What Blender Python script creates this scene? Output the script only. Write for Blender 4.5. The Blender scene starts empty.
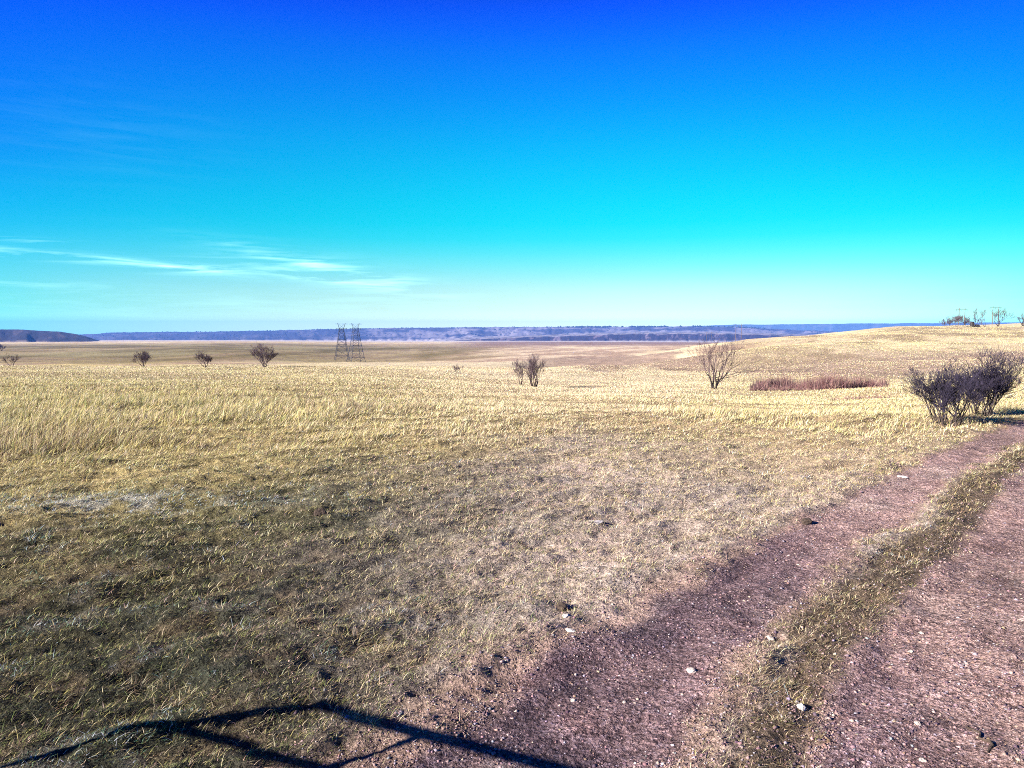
import bpy, bmesh, math, random
import numpy as np
from math import radians, sin, cos, tan, atan, pi
from mathutils import Vector, Matrix

rng = np.random.default_rng(7)
random.seed(11)
S = bpy.context.scene
COL = S.collection
EYE = 2.5
PITCH = atan(54 / 720)
TP = 720.0
SUN_EL = radians(23.5)
SH = np.array([0.90, 0.436]); SH /= np.linalg.norm(SH)      # direction in which shadows fall

# ------------------------------------------------------------------ numpy helpers
def sstep(a, b, x):
    t = np.clip((x - a) / (b - a), 0, 1)
    return t * t * (3 - 2 * t)

def vnoise(x, y, seed=0):
    xi = np.floor(x).astype(np.int64); yi = np.floor(y).astype(np.int64)
    fx = x - xi; fy = y - yi
    fx = fx * fx * (3 - 2 * fx); fy = fy * fy * (3 - 2 * fy)
    def h(a, b):
        n = (a * 374761393 + b * 668265263 + seed * 974634777) & 0xffffffff
        n = ((n ^ (n >> 13)) * 1274126177) & 0xffffffff
        n = n ^ (n >> 16)
        return (n & 0xffff) / 65535.0
    a = h(xi, yi); b = h(xi + 1, yi); c = h(xi, yi + 1); d = h(xi + 1, yi + 1)
    return (a + (b - a) * fx) * (1 - fy) + (c + (d - c) * fx) * fy

def fbm(x, y, seed=0, oct=4, gain=.5):
    s = np.zeros_like(x, dtype=float); a = 1.0; t = 0
    for i in range(oct):
        s += a * vnoise(x * 2 ** i + 17.3 * i, y * 2 ** i - 9.1 * i, seed + i); t += a; a *= gain
    return s / t                                             # 0..1

def mixc(a, b, t):
    return a * (1 - t[:, None]) + np.asarray(b)[None, :] * t[:, None] if np.ndim(b) == 1 else a * (1 - t[:, None]) + b * t[:, None]

# ------------------------------------------------------------------ terrain
def z_of(row, Y):
    return EYE - Y * tan(PITCH + atan((row - 384) / TP))

TY = [12, 20, 30, 45, 60, 72, 82, 100, 130, 200, 300, 450, 600, 1000, 2000, 4000, 9000]
PXC = [-160, 0, 128, 256, 384, 512, 640, 768, 896, 1024, 1200]
N = None
ROWS = [
 # 12   20   30   45   60   72   82   100  130  200  300  450  600  1000 2000 4000 9000
 [N,   N,  398, 382, 376.5, 374, 371.5, 369.3, 366.8, 367.5, 366, 364, 358, 350, 344, 341, 340],
 [N,   N,  398, 383, 377.5, 374, 372, 369.3, 366.8, 367.5, 366, 363, 358, 350, 344, 341, 340],
 [N,   N,  399, 384, 378.5, 374.5, 372, 369.3, 366.3, 367, 365, 362, 358, 349.5, 343.5, 340.5, 340],
 [N,   N,  400, 386, 380, 375, 372, 369, 365.3, 365.2, 364, 359.5, 356, 349, 343, 340.5, 340],
 [N,   N,  403, 390, 380, 376, 373.5, 371, 367.5, 365, 364, 363, 361, 352, 344.5, 341, 340],
 [N,   N,  408, 396, 389.5, 385.5, 382.5, 378, 372, 367.5, 362, 357, 354, 348, 343, 341, 340],
 [N,   N,  409, 396, 391, 388, 385, 381, 373, 366, 359, 353, 350, 346.5, 343, 341.5, 340],
 [N,   N,  414, 404, 396, 390.5, 391, 379, 366, 350, 340.5, 342, 343, 344, 343, 342, 340],
 [N, 419,  412, 400, 391, 387, 389, 375, 361, 342, 328.5, 329, 331, 335, 340, 341, 340],
 [N, 420,  404, 390, 381, 375, 371, 364, 353, 338, 326.3, 324.8, 327, 332, 340, 341, 340],
 [N, 420,  402, 386, 374, 366, 360, 354, 343, 330, 322, 321.5, 325, 332, 340, 341, 340],
]
ZT = np.zeros((len(PXC), len(TY) + 2))
LT = np.log(np.array([2.0, 6.0] + TY))
for i, r in enumerate(ROWS):
    for j, v in enumerate(r):
        ZT[i, j + 2] = 0 if v is None else z_of(v, TY[j])

def hermite_w(xs, x):
    k = np.clip(np.searchsorted(xs, x) - 1, 0, len(xs) - 2)
    t = np.clip((x - xs[k]) / (xs[k + 1] - xs[k]), 0, 1)
    return k, t

def interp_rows(cols_idx, x):
    """monotone-ish cubic along log distance for every table column -> value at x (vectorised over points)"""
    n = len(LT)
    d = np.diff(ZT, axis=1) / np.diff(LT)[None, :]
    m = np.zeros_like(ZT)
    m[:, 1:-1] = np.where(d[:, 1:] * d[:, :-1] > 0, 2 * d[:, 1:] * d[:, :-1] / (d[:, 1:] + d[:, :-1] + 1e-12), 0)
    m[:, -1] = d[:, -1]
    k, t = hermite_w(LT, x)
    h = LT[k + 1] - LT[k]
    t2 = t * t; t3 = t2 * t
    y0 = ZT[cols_idx, k]; y1 = ZT[cols_idx, k + 1]
    return (2 * t3 - 3 * t2 + 1) * y0 + (t3 - 2 * t2 + t) * h * m[cols_idx, k] + (-2 * t3 + 3 * t2) * y1 + (t3 - t2) * h * m[cols_idx, k + 1]

PXA = np.array(PXC, float)
AZL = atan((PXA[0] - 512) / TP); AZR = atan((PXA[-1] - 512) / TP)

def table_z(px, D):
    x = np.log(np.clip(D, 2.0, 9000))
    k, t = hermite_w(PXA, px)
    # Catmull-Rom across columns
    k0 = np.maximum(k - 1, 0); k3 = np.minimum(k + 2, len(PXC) - 1)
    p0 = interp_rows(k0, x); p1 = interp_rows(k, x); p2 = interp_rows(k + 1, x); p3 = interp_rows(k3, x)
    return p1 + .5 * t * (p2 - p0 + t * (2 * p0 - 5 * p1 + 4 * p2 - p3 + t * (3 * (p1 - p2) + p3 - p0)))

L_NODES = np.array([(-3.2, -1.2, .5), (-1.4, 1.7, .52), (.1, 3.97, .66), (.72, 4.92, .63), (1.43, 5.84, .56), (2.38, 6.98, .46), (4.08, 8.98, .42),
                    (7.0, 12.12, .38), (8.9, 14.1, .37), (14.3, 19.4, .42), (20.5, 25.2, .45), (31, 33, .45)])
R_NODES = np.array([(-.2, -1.2, .5), (.95, 1.7, .5), (2.26, 3.93, .52), (2.98, 4.86, .62), (3.76, 5.84, .57), (5.42, 7.74, .48), (7.05, 9.65, .46),
                    (9.05, 12.0, .45), (11.25, 14.3, .46), (16.1, 18.9, .46), (22, 24.3, .48), (32, 31.6, .48)])

def resample(nodes, n=8):
    out = []
    for i in range(len(nodes) - 1):
        p0 = nodes[max(i - 1, 0)]; p1 = nodes[i]; p2 = nodes[i + 1]; p3 = nodes[min(i + 2, len(nodes) - 1)]
        for t in np.linspace(0, 1, n, endpoint=False):
            out.append(p1 + .5 * t * (p2 - p0 + t * (2 * p0 - 5 * p1 + 4 * p2 - p3 + t * (3 * (p1 - p2) + p3 - p0))))
    out.append(nodes[-1])
    return np.array(out)
LP = resample(L_NODES, 5); RP = resample(R_NODES, 5)

def strip_d(P, X, Y):
    """signed distance outside the strip's edge (negative inside)"""
    best = np.full(X.shape, 1e9)
    for a, b in zip(P[:-1], P[1:]):
        dx, dy = b[0] - a[0], b[1] - a[1]
        t = np.clip(((X - a[0]) * dx + (Y - a[1]) * dy) / (dx * dx + dy * dy), 0, 1)
        d = np.hypot(X - a[0] - t * dx, Y - a[1] - t * dy) - (a[2] + t * (b[2] - a[2]))
        best = np.minimum(best, d)
    return best

def road_d(X, Y):
    out = np.full(X.shape, 9.0)
    m = (np.hypot(X, Y) < 48) & (X > -6) & (Y > -4) & (np.abs((X - Y * .85)) < 12)
    if m.any():
        x = X[m]; y = Y[m]
        d = np.minimum(strip_d(LP, x, y), strip_d(RP, x, y))
        d = d + (fbm(x * 2.1, y * 2.1, 5, 4) - .5) * .42
        out[m] = d
    return out

def median(X, Y):
    """0..1 on the strip between the wheel tracks, second value 0 at its left edge and 1 at its right edge"""
    out = np.zeros(X.shape); f = np.zeros(X.shape)
    m = (np.hypot(X, Y) < 40) & (X > -1) & (Y > 2.5) & (np.abs(X - Y * .85) < 6)
    if m.any():
        a = strip_d(LP, X[m], Y[m]); b = strip_d(RP, X[m], Y[m])
        out[m] = sstep(-.05, .12, a) * sstep(-.05, .12, b) * (1 - sstep(1.0, 1.5, a + b))
        f[m] = np.clip(a / np.maximum(a + b, 1e-3), 0, 1)
    return out, f

def terrain(X, Y, rd=None):
    X = np.asarray(X, float); Y = np.asarray(Y, float)
    R = np.hypot(X, Y)
    az = np.arctan2(X, Y)
    a = np.clip(az, AZL, AZR)
    px = 512 + TP * np.tan(a)
    D = R * np.cos(a)
    z = table_z(px, D)
    w = sstep(radians(60), radians(165), np.abs(az))
    zr = .5 * (table_z(np.full_like(px, -160.), R * .73) + table_z(np.full_like(px, 384.), R))
    z = z * (1 - w) + zr * w
    # natural undulation
    rd_ = road_d(X, Y) if rd is None else rd
    rd = rd_
    z = z + (fbm(X / 9, Y / 9, 21, 3) - .5) * .30 * sstep(12, 45, R) * (1 - sstep(200, 500, R) * .5)
    z = z + (fbm(X / 45, Y / 45, 22, 3) - .5) * 2.4 * sstep(70, 220, R)
    z = z + (fbm(X / 52, Y / 60, 27, 2) - .5) * 5.5 * sstep(88, 150, R) * (1 - sstep(350, 550, R)) * sstep(-.04, .1, X / np.maximum(R, 1)) * (1 - sstep(.36, .48, X / np.maximum(R, 1)))
    z = z + (fbm(X / 24, Y / 20, 26, 3) - .5) * 1.5 * sstep(45, 110, R) * sstep(-.05, .2, X / np.maximum(R, 1))
    z = z + (fbm(X / 2.2, Y / 2.2, 23, 3) - .5) * .10 * (1 - sstep(60, 120, R))
    u_, v_ = X * .80 + Y * .60, -X * .60 + Y * .80
    z = z + (fbm(u_ / .75, v_ / .34, 24, 3) - .5) * .20 * (1 - sstep(20, 40, R)) * (.35 + .65 * (1 - sstep(-.4, .6, -(rd_ if rd is None else rd))))
    if rd is None: rd = road_d(X, Y)
    z = z - .055 * (1 - sstep(-.34, .28, rd))
    z = z + (fbm(X / .13, Y / .10, 25, 2) - .5) * .055 * (1 - sstep(12, 22, R)) * sstep(.0, .3, rd)
    # berm between verge and wheel track
    
    return z

def tz(x, y):
    return float(terrain(np.array([x]), np.array([y]))[0])

# ------------------------------------------------------------------ colour of the land (surface colours, with some shade painted in)
def C(*a): return np.array(a, float)
GOLD, STRAW, TAN = C(.54, .475, .20), C(.63, .56, .38), C(.46, .36, .25)
BROWN, OLIVE, DARK = C(.19, .135, .085), C(.20, .23, .08), C(.05, .045, .035)
MAUVE, FROST = C(.36, .25, .24), C(.50, .58, .66)

def px_of(X, Y):
    return 512 + TP * X / np.maximum(Y, .5)

def tall_boundary(px):
    return np.interp(px, [-300, 0, 200, 330, 450, 560, 650, 750, 900, 1024, 1300], [9.5, 10.2, 12.3, 13.6, 15.5, 17.5, 18.5, 16.5, 15.5, 18.5, 20])

def tall(X, Y):
    px = px_of(X, Y)
    b = tall_boundary(px) + (fbm(X / 2.5, Y / 2.5, 31, 3) - .5) * 5
    return sstep(-3.0, 6.0, Y - b)

def gold_t(X, Y):
    px = px_of(X, Y)
    return sstep(-5.5 - 4 * sstep(560, 680, px), 3.0, Y - tall_boundary(px) + (fbm(X / 1.6, Y / 1.2, 33, 4) - .5) * 7)

def ground_color(X, Y, rd):
    n = len(X)
    R = np.hypot(X, Y)
    px = px_of(X, Y)
    n1 = fbm(X / 1.3, Y / 1.3, 41, 4); n2 = fbm(X / .35, Y / .35, 42, 3); n3 = fbm(X / 6, Y / 6, 43, 4)
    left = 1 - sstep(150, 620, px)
    # near mat soil; left: darker growth plus corner vignette painted into the colour
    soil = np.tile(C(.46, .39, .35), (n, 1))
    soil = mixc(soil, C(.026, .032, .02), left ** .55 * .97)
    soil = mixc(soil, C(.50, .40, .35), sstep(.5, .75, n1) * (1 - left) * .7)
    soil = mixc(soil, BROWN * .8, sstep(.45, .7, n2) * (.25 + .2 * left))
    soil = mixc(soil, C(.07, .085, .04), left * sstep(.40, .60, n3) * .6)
    fz = np.exp(-(((X + 6.4) / 2.4) ** 2 + ((Y - 10.3) / .5) ** 2)) + sstep(.62, .72, fbm(X / .45, Y / .3, 66, 3)) * .10
    soil = mixc(soil, FROST, np.clip(fz, 0, 1) * sstep(.45, .6, n2) * .6)
    # golden field soil
    field = np.tile(C(.36, .29, .14), (n, 1))
    field = mixc(field, C(.40, .29, .19), sstep(350, 650, px) * .7)
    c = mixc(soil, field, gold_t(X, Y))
    # mid and far grassland seen as a surface
    far = mixc(np.tile(C(.50, .40, .20), (n, 1)), C(.56, .45, .33), sstep(300, 520, px) * (1 - sstep(640, 780, px)))
    s1 = fbm(X / 26, Y / 60, 51, 5, .6); s2 = fbm(X / 120, Y / 240, 52, 5, .6)
    far = mixc(far, C(.33, .23, .17), sstep(.42, .62, s1) * .85)
    far = mixc(far, C(.62, .54, .36), sstep(.52, .72, s2) * .7)
    dk = sstep(330, 480, Y) * (1 - sstep(420, 560, px)) * (1 - sstep(1500, 2300, Y))    # brown far pasture on the left
    s3 = fbm(X / 90, Y / 260, 53, 5, .6)
    far = mixc(far, C(.14, .11, .04), dk * (.55 + .45 * sstep(.35, .62, s3)))
    far = mixc(far, C(.30, .26, .13), dk * sstep(.50, .68, s2) * .6)
    mv = sstep(900, 1500, Y) * sstep(430, 500, px) * (1 - sstep(3200, 4200, Y))          # mauve-brown flat in the middle
    far = mixc(far, C(.20, .13, .12), mv * .85)
    cen = sstep(500, 570, px) * (1 - sstep(690, 760, px)) * sstep(90, 140, Y) * (1 - sstep(450, 650, Y))
    s5 = fbm(X / 20, Y / 55, 56, 4, .55)
    far = mixc(far, C(.27, .19, .155), cen * sstep(.47, .58, s5) * .85)  # brown patches that paint the shade of terrain folds into the colour
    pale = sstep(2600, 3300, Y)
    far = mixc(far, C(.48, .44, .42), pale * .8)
    hill = sstep(690, 780, px) * sstep(85, 110, Y) * (1 - sstep(280, 330, Y))
    s4 = fbm(X / 16, Y / 22, 54, 4, .6)
    far = mixc(far, C(.24, .18, .12), hill * sstep(.44, .60, s4) * .85)
    far = mixc(far, C(.25, .175, .145), hill * sstep(88, 100, Y + (s4 - .5) * 50) * (1 - sstep(135, 170, Y + (s4 - .5) * 60)) * .8)  # brown-mauve band, with the hillside's fold shading put into the colour
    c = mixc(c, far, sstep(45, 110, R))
    # red-brown under the willow thicket and bare earth patches beside the draw
    g = np.exp(-(((X - 32.5) / 9.5) ** 2 + ((Y - 75.5) / 8) ** 2) ** 2)
    c = mixc(c, C(.16, .075, .06), g * .8)
    g = np.exp(-(((X - 24) / 3.0) ** 2 + ((Y - 49) / 2.0) ** 2))
    c = mixc(c, C(.22, .12, .09), g * .8)
    # reddish earth spilling from the wheel tracks
    wdt = .22 + .55 * (1 - sstep(5, 11, R)) * (1 - sstep(-.6, 1.2, X - .62 * Y + 1.5))
    near_r = 1 - sstep(.0, 1., (rd + (n1 - .5) * .8 * wdt) / wdt)
    md, mf = median(X, Y)
    c = mixc(c, C(.36, .24, .205), near_r * .8)
    c = mixc(c, C(.115, .085, .06), md * sstep(.12, .45, mf + (n1 - .5)) * .9)
    inr = 1 - sstep(-.12, .07, rd)
    rc = mixc(np.tile(C(.41, .275, .25), (n, 1)), C(.24, .16, .17), 1 - sstep(1.0, 2.2, X - .25 * Y))
    rc = mixc(rc, C(.09, .063, .082), (1 - sstep(5.0, 11.5, R)) * (1 - sstep(1.4, 3.0, X)) * sstep(.30, .62, n1) * .9)
    rc = mixc(rc, C(.42, .33, .29), sstep(.55, .8, n1) * .5)
    rc = mixc(rc, C(.17, .10, .10), sstep(.55, .75, n2) * .5)
    c = mixc(c, rc, inr)
    f = .82 + .36 * n2
    return np.clip(c * f[:, None], 0, 1), inr

# ------------------------------------------------------------------ object helpers
def tag(o, label=None, cat=None, group=None, kind=None):
    if label: o['label'] = label
    if cat: o['category'] = cat
    if group: o['group'] = group
    if kind: o['kind'] = kind
    return o

def link(name, me, mats, parent=None):
    o = bpy.data.objects.new(name, me); COL.objects.link(o)
    for m in (mats if isinstance(mats, (list, tuple)) else [mats]): me.materials.append(m)
    if parent: o.parent = parent
    return o

def empty(name, loc, rz=0):
    o = bpy.data.objects.new(name, None); COL.objects.link(o)
    o.location = loc; o.rotation_euler = (0, 0, rz); o.empty_display_size = .3
    return o

def np_mesh(name, V, F, cols=None, extra=None, smooth=False):
    """V (n,3), F (m,k) all same k"""
    me = bpy.data.meshes.new(name)
    V = np.ascontiguousarray(V, dtype=np.float32); F = np.ascontiguousarray(F, dtype=np.int32)
    k = F.shape[1]
    me.vertices.add(len(V)); me.vertices.foreach_set('co', V.ravel())
    me.loops.add(F.size); me.loops.foreach_set('vertex_index', F.ravel())
    me.polygons.add(len(F)); me.polygons.foreach_set('loop_start', np.arange(0, F.size, k, dtype=np.int32))
    if smooth: me.polygons.foreach_set('use_smooth', np.ones(len(F), dtype=bool))
    if cols is not None:
        a = me.color_attributes.new('Col', 'FLOAT_COLOR', 'POINT')
        c4 = np.ones((len(V), 4), dtype=np.float32); c4[:, :3] = cols
        a.data.foreach_set('color', c4.ravel())
    if extra is not None:
        a = me.attributes.new('gravel', 'FLOAT', 'POINT')
        a.data.foreach_set('value', np.ascontiguousarray(extra, dtype=np.float32))
    me.update(calc_edges=True)
    me.validate()
    return me

class MB:
    """collects tubes and boxes into one mesh"""
    def __init__(s): s.v = []; s.f = []
    def tube(s, pts, rad, n=5, cap=True):
        base = len(s.v); m = len(pts)
        pts = [Vector(p) for p in pts]
        up = Vector((.3, .2, 1)).normalized(); prev = None
        for i, p in enumerate(pts):
            d = (pts[min(i + 1, m - 1)] - pts[max(i - 1, 0)])
            if d.length < 1e-9: d = Vector((0, 0, 1))
            d.normalize()
            if prev is None:
                u = d.orthogonal().normalized()
            else:
                u = prev - d * prev.dot(d)
                u = u.normalized() if u.length > 1e-6 else d.orthogonal().normalized()
            prev = u; w = d.cross(u)
            r = rad[i] if hasattr(rad, '__len__') else rad
            for k in range(n):
                a = 2 * pi * k / n
                s.v.append(tuple(p + (u * cos(a) + w * sin(a)) * r))
        for i in range(m - 1):
            for k in range(n):
                a = base + i * n + k; b = base + i * n + (k + 1) % n
                s.f.append((a, b, b + n, a + n))
        if cap:
            s.f.append(tuple(base + k for k in range(n))[::-1]); s.f.append(tuple(base + (m - 1) * n + k for k in range(n)))
    def box(s, c, d, rz=0):
        base = len(s.v); cx, cy, cz = c; X, Y, Z = d
        for sx in (-1, 1):
            for sy in (-1, 1):
                for sz in (-1, 1):
                    x = sx * X / 2; y = sy * Y / 2
                    s.v.append((cx + x * cos(rz) - y * sin(rz), cy + x * sin(rz) + y * cos(rz), cz + sz * Z / 2))
        for f in ((0, 1, 3, 2), (4, 6, 7, 5), (0, 4, 5, 1), (2, 3, 7, 6), (0, 2, 6, 4), (1, 5, 7, 3)):
            s.f.append(tuple(base + i for i in f))
    def build(s, name, mat, parent=None, smooth=False):
        me = bpy.data.meshes.new(name); me.from_pydata(s.v, [], s.f); me.update()
        if smooth: me.polygons.foreach_set('use_smooth', [True] * len(me.polygons))
        return link(name, me, mat, parent)

# ------------------------------------------------------------------ materials
def new_mat(name):
    m = bpy.data.materials.new(name); m.use_nodes = True
    nt = m.node_tree
    return m, nt, nt.nodes['Principled BSDF'], nt.nodes['Material Output']

def nd(nt, t, **kw):
    n = nt.nodes.new(t)
    for k, v in kw.items(): setattr(n, k, v)
    return n

def mat_simple(name, col, rough=.8, var=.35, scale=6, bump=.3, metal=0):
    m, nt, b, out = new_mat(name)
    tc = nd(nt, 'ShaderNodeTexCoord'); nz = nd(nt, 'ShaderNodeTexNoise')
    nz.inputs['Scale'].default_value = scale; nz.inputs['Detail'].default_value = 5
    nt.links.new(tc.outputs['Object'], nz.inputs['Vector'])
    mr = nd(nt, 'ShaderNodeMapRange'); mr.inputs['From Min'].default_value = .3; mr.inputs['From Max'].default_value = .7
    mr.inputs['To Min'].default_value = 1 - var; mr.inputs['To Max'].default_value = 1 + var
    nt.links.new(nz.outputs['Fac'], mr.inputs['Value'])
    mx = nd(nt, 'ShaderNodeVectorMath', operation='SCALE'); mx.inputs[0].default_value = col
    nt.links.new(mr.outputs[0], mx.inputs['Scale']); nt.links.new(mx.outputs[0], b.inputs['Base Color'])
    b.inputs['Roughness'].default_value = rough; b.inputs['Metallic'].default_value = metal
    b.inputs['Specular IOR Level'].default_value = .25
    bp = nd(nt, 'ShaderNodeBump'); bp.inputs['Strength'].default_value = bump; bp.inputs['Distance'].default_value = .02
    nt.links.new(nz.outputs['Fac'], bp.inputs['Height']); nt.links.new(bp.outputs[0], b.inputs['Normal'])
    return m

def mat_ground():
    m, nt, b, out = new_mat('earth_and_gravel')
    L = nt.links.new
    at = nd(nt, 'ShaderNodeAttribute', attribute_name='Col'); ag = nd(nt, 'ShaderNodeAttribute', attribute_name='gravel')
    geo = nd(nt, 'ShaderNodeNewGeometry')
    # fine dirt / litter speckle at several scales
    def noise(scale, detail=4, rough=.6):
        n = nd(nt, 'ShaderNodeTexNoise'); n.inputs['Scale'].default_value = scale
        n.inputs['Detail'].default_value = detail; n.inputs['Roughness'].default_value = rough
        L(geo.outputs['Position'], n.inputs['Vector']); return n
    n1 = noise(28, 5, .7); n2 = noise(2.6, 6, .7); n3 = noise(.22, 6, .7)
    def rng_(n, lo, hi, a=.33, c=.67):
        r = nd(nt, 'ShaderNodeMapRange'); r.inputs['From Min'].default_value = a; r.inputs['From Max'].default_value = c
        r.inputs['To Min'].default_value = lo; r.inputs['To Max'].default_value = hi
        L(n.outputs['Fac'], r.inputs['Value']); return r
    r1 = rng_(n1, .35, 1.6); r2 = rng_(n2, .68, 1.3); r3 = rng_(n3, .72, 1.28)
    mu = nd(nt, 'ShaderNodeMath', operation='MULTIPLY'); L(r1.outputs[0], mu.inputs[0]); L(r2.outputs[0], mu.inputs[1])
    mu2 = nd(nt, 'ShaderNodeMath', operation='MULTIPLY'); L(mu.outputs[0], mu2.inputs[0]); L(r3.outputs[0], mu2.inputs[1])
    sc = nd(nt, 'ShaderNodeVectorMath', operation='SCALE'); L(at.outputs['Color'], sc.inputs[0]); L(mu2.outputs[0], sc.inputs['Scale'])
    # pebbles in the wheel tracks
    vo = nd(nt, 'ShaderNodeTexVoronoi'); vo.inputs['Scale'].default_value = 58; L(geo.outputs['Position'], vo.inputs['Vector'])
    sep = nd(nt, 'ShaderNodeSeparateColor'); L(vo.outputs['Color'], sep.inputs[0])
    cr = nd(nt, 'ShaderNodeValToRGB'); el = cr.color_ramp.elements
    el[0].position = 0; el[0].color = (.22, .20, .25, 1); el[1].position = 1; el[1].color = (2.3, 2.4, 2.4, 1)
    for p, c in ((.25, (.62, .60, .64)), (.5, (1.0, 1.0, 1.0)), (.72, (1.35, 1.38, 1.35)), (.88, (1.2, 1.4, 1.6))):
        e = el.new(p); e.color = c + (1,)
    L(sep.outputs[0], cr.inputs[0])
    gm = nd(nt, 'ShaderNodeMix', data_type='RGBA', blend_type='MIX'); L(sc.outputs[0], gm.inputs[6]); 
    pv = nd(nt, 'ShaderNodeMix', data_type='RGBA', blend_type='MULTIPLY'); pv.inputs[0].default_value = 1
    s35 = nd(nt, 'ShaderNodeVectorMath', operation='SCALE'); L(sc.outputs[0], s35.inputs[0]); s35.inputs['Scale'].default_value = 1.05
    L(cr.outputs[0], pv.inputs[6]); L(s35.outputs[0], pv.inputs[7]); L(pv.outputs[2], gm.inputs[7])
    gf = nd(nt, 'ShaderNodeMath', operation='MULTIPLY'); L(ag.outputs['Fac'], gf.inputs[0]); gf.inputs[1].default_value = .7
    L(gf.outputs[0], gm.inputs[0]); L(gm.outputs[2], b.inputs['Base Color'])
    b.inputs['Roughness'].default_value = .95; b.inputs['Specular IOR Level'].default_value = .1
    bp = nd(nt, 'ShaderNodeBump'); bp.inputs['Strength'].default_value = 1; bp.inputs['Distance'].default_value = .06
    L(n1.outputs['Fac'], bp.inputs['Height'])
    bp2 = nd(nt, 'ShaderNodeBump'); bp2.inputs['Strength'].default_value = .8; bp2.inputs['Distance'].default_value = .012; bp2.invert = True
    L(vo.outputs['Distance'], bp2.inputs['Height']); L(bp.outputs[0], bp2.inputs['Normal'])
    bp3 = nd(nt, 'ShaderNodeBump'); bp3.inputs['Strength'].default_value = .7; bp3.inputs['Distance'].default_value = .4
    L(n2.outputs['Fac'], bp3.inputs['Height']); L(bp2.outputs[0], bp3.inputs['Normal'])
    L(bp3.outputs[0], b.inputs['Normal'])
    return m

def mat_attr(name, transl=0.0, rough=.8, grain=0, gscale=.02):
    m, nt, b, out = new_mat(name)
    L = nt.links.new
    at = nd(nt, 'ShaderNodeAttribute', attribute_name='Col')
    src = at.outputs['Color']
    if grain:
        geo = nd(nt, 'ShaderNodeNewGeometry'); n = nd(nt, 'ShaderNodeTexNoise'); n.inputs['Scale'].default_value = gscale
        n.inputs['Detail'].default_value = 8; n.inputs['Roughness'].default_value = .75; L(geo.outputs['Position'], n.inputs['Vector'])
        r = nd(nt, 'ShaderNodeMapRange'); r.inputs['From Min'].default_value = .35; r.inputs['From Max'].default_value = .65
        r.inputs['To Min'].default_value = 1 - grain; r.inputs['To Max'].default_value = 1 + grain; L(n.outputs['Fac'], r.inputs['Value'])
        sc = nd(nt, 'ShaderNodeVectorMath', operation='SCALE'); L(src, sc.inputs[0]); L(r.outputs[0], sc.inputs['Scale']); src = sc.outputs[0]
    L(src, b.inputs['Base Color']); b.inputs['Roughness'].default_value = rough; b.inputs['Specular IOR Level'].default_value = .2
    if transl:
        t = nd(nt, 'ShaderNodeBsdfTranslucent'); L(src, t.inputs['Color'])
        mx = nd(nt, 'ShaderNodeMixShader'); mx.inputs[0].default_value = transl
        L(b.outputs[0], mx.inputs[1]); L(t.outputs[0], mx.inputs[2]); L(mx.outputs[0], out.inputs['Surface'])
    return m

M_GROUND = mat_ground()
M_GRASS = mat_attr('dry_grass', transl=.25)
M_STONE = mat_attr('gravel_stone', rough=.9)
M_HILL = mat_attr('hill_scrub', rough=1, grain=.35, gscale=.012)
M_BARK = mat_simple('grey_brown_bark', (.05, .038, .036), .9, .4, 12, .5)
M_TWIG = mat_simple('mauve_twigs', (.062, .042, .05), .9, .4, 5, .1)
M_TWIGD = mat_simple('dark_violet_twigs', (.02, .016, .032), .9, .6, 5, .1)
M_RED = mat_attr('red_willow_stems')
M_STEEL = mat_simple('weathered_steel', (.05, .055, .075), .6, .2, 2, .1, .2)
M_WOODP = mat_simple('brown_pole_wood', (.12, .085, .065), .9, .3, 3, .2)
M_FENCE = mat_simple('weathered_fence_wood', (.20, .16, .12), .9, .4, 9, .5)
M_ROCK = mat_simple('pale_rock', (.42, .37, .34), .9, .35, 30, 1)
M_ROCKG = mat_simple('grey_rock', (.44, .41, .41), .9, .45, 16, 1)
M_CLOD = mat_simple('dark_earth_clod', (.055, .04, .032), 1, .5, 30, 1)
M_DARKW = mat_simple('dark_shed_boards', (.04, .035, .035), .9, .3, 3, .3)
M_SCRUB = mat_simple('dark_juniper', (.035, .045, .03), 1, .4, .1, .1)
M_PATH = mat_simple('pale_gravel_path', (.62, .55, .48), 1, .15, 1, .3)

# ------------------------------------------------------------------ ground sheet
def build_ground():
    az = np.concatenate([np.arange(-180, -52, 2.5), np.arange(-52, 52, .16), np.arange(52, 180.01, 2.5)])
    az[-1] = 180.0
    r = np.concatenate([np.geomspace(.25, 3, 22, endpoint=False), np.geomspace(3, 26, 400, endpoint=False),
                        np.geomspace(26, 320, 330, endpoint=False), np.geomspace(320, 15000, 190)])
    A, Rr = np.meshgrid(np.radians(az), r)
    X = (Rr * np.sin(A)).ravel(); Y = (Rr * np.cos(A)).ravel()
    rd = road_d(X, Y)
    Z = terrain(X, Y, rd)
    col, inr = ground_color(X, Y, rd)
    Zs = Z - .014 * (1 - sstep(-.14, -.03, rd))
    na = len(az); nr = len(r)
    i, j = np.meshgrid(np.arange(nr - 1), np.arange(na - 1), indexing='ij')
    a = (i * na + j).ravel()
    F = np.stack([a, a + 1, a + 1 + na, a + na], 1)[:, ::-1]
    V = np.stack([X, Y, Zs], 1)
    me = np_mesh('ground', V, F, col, inr, True)
    o = link('ground', me, M_GROUND); tag(o, kind='structure')

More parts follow.
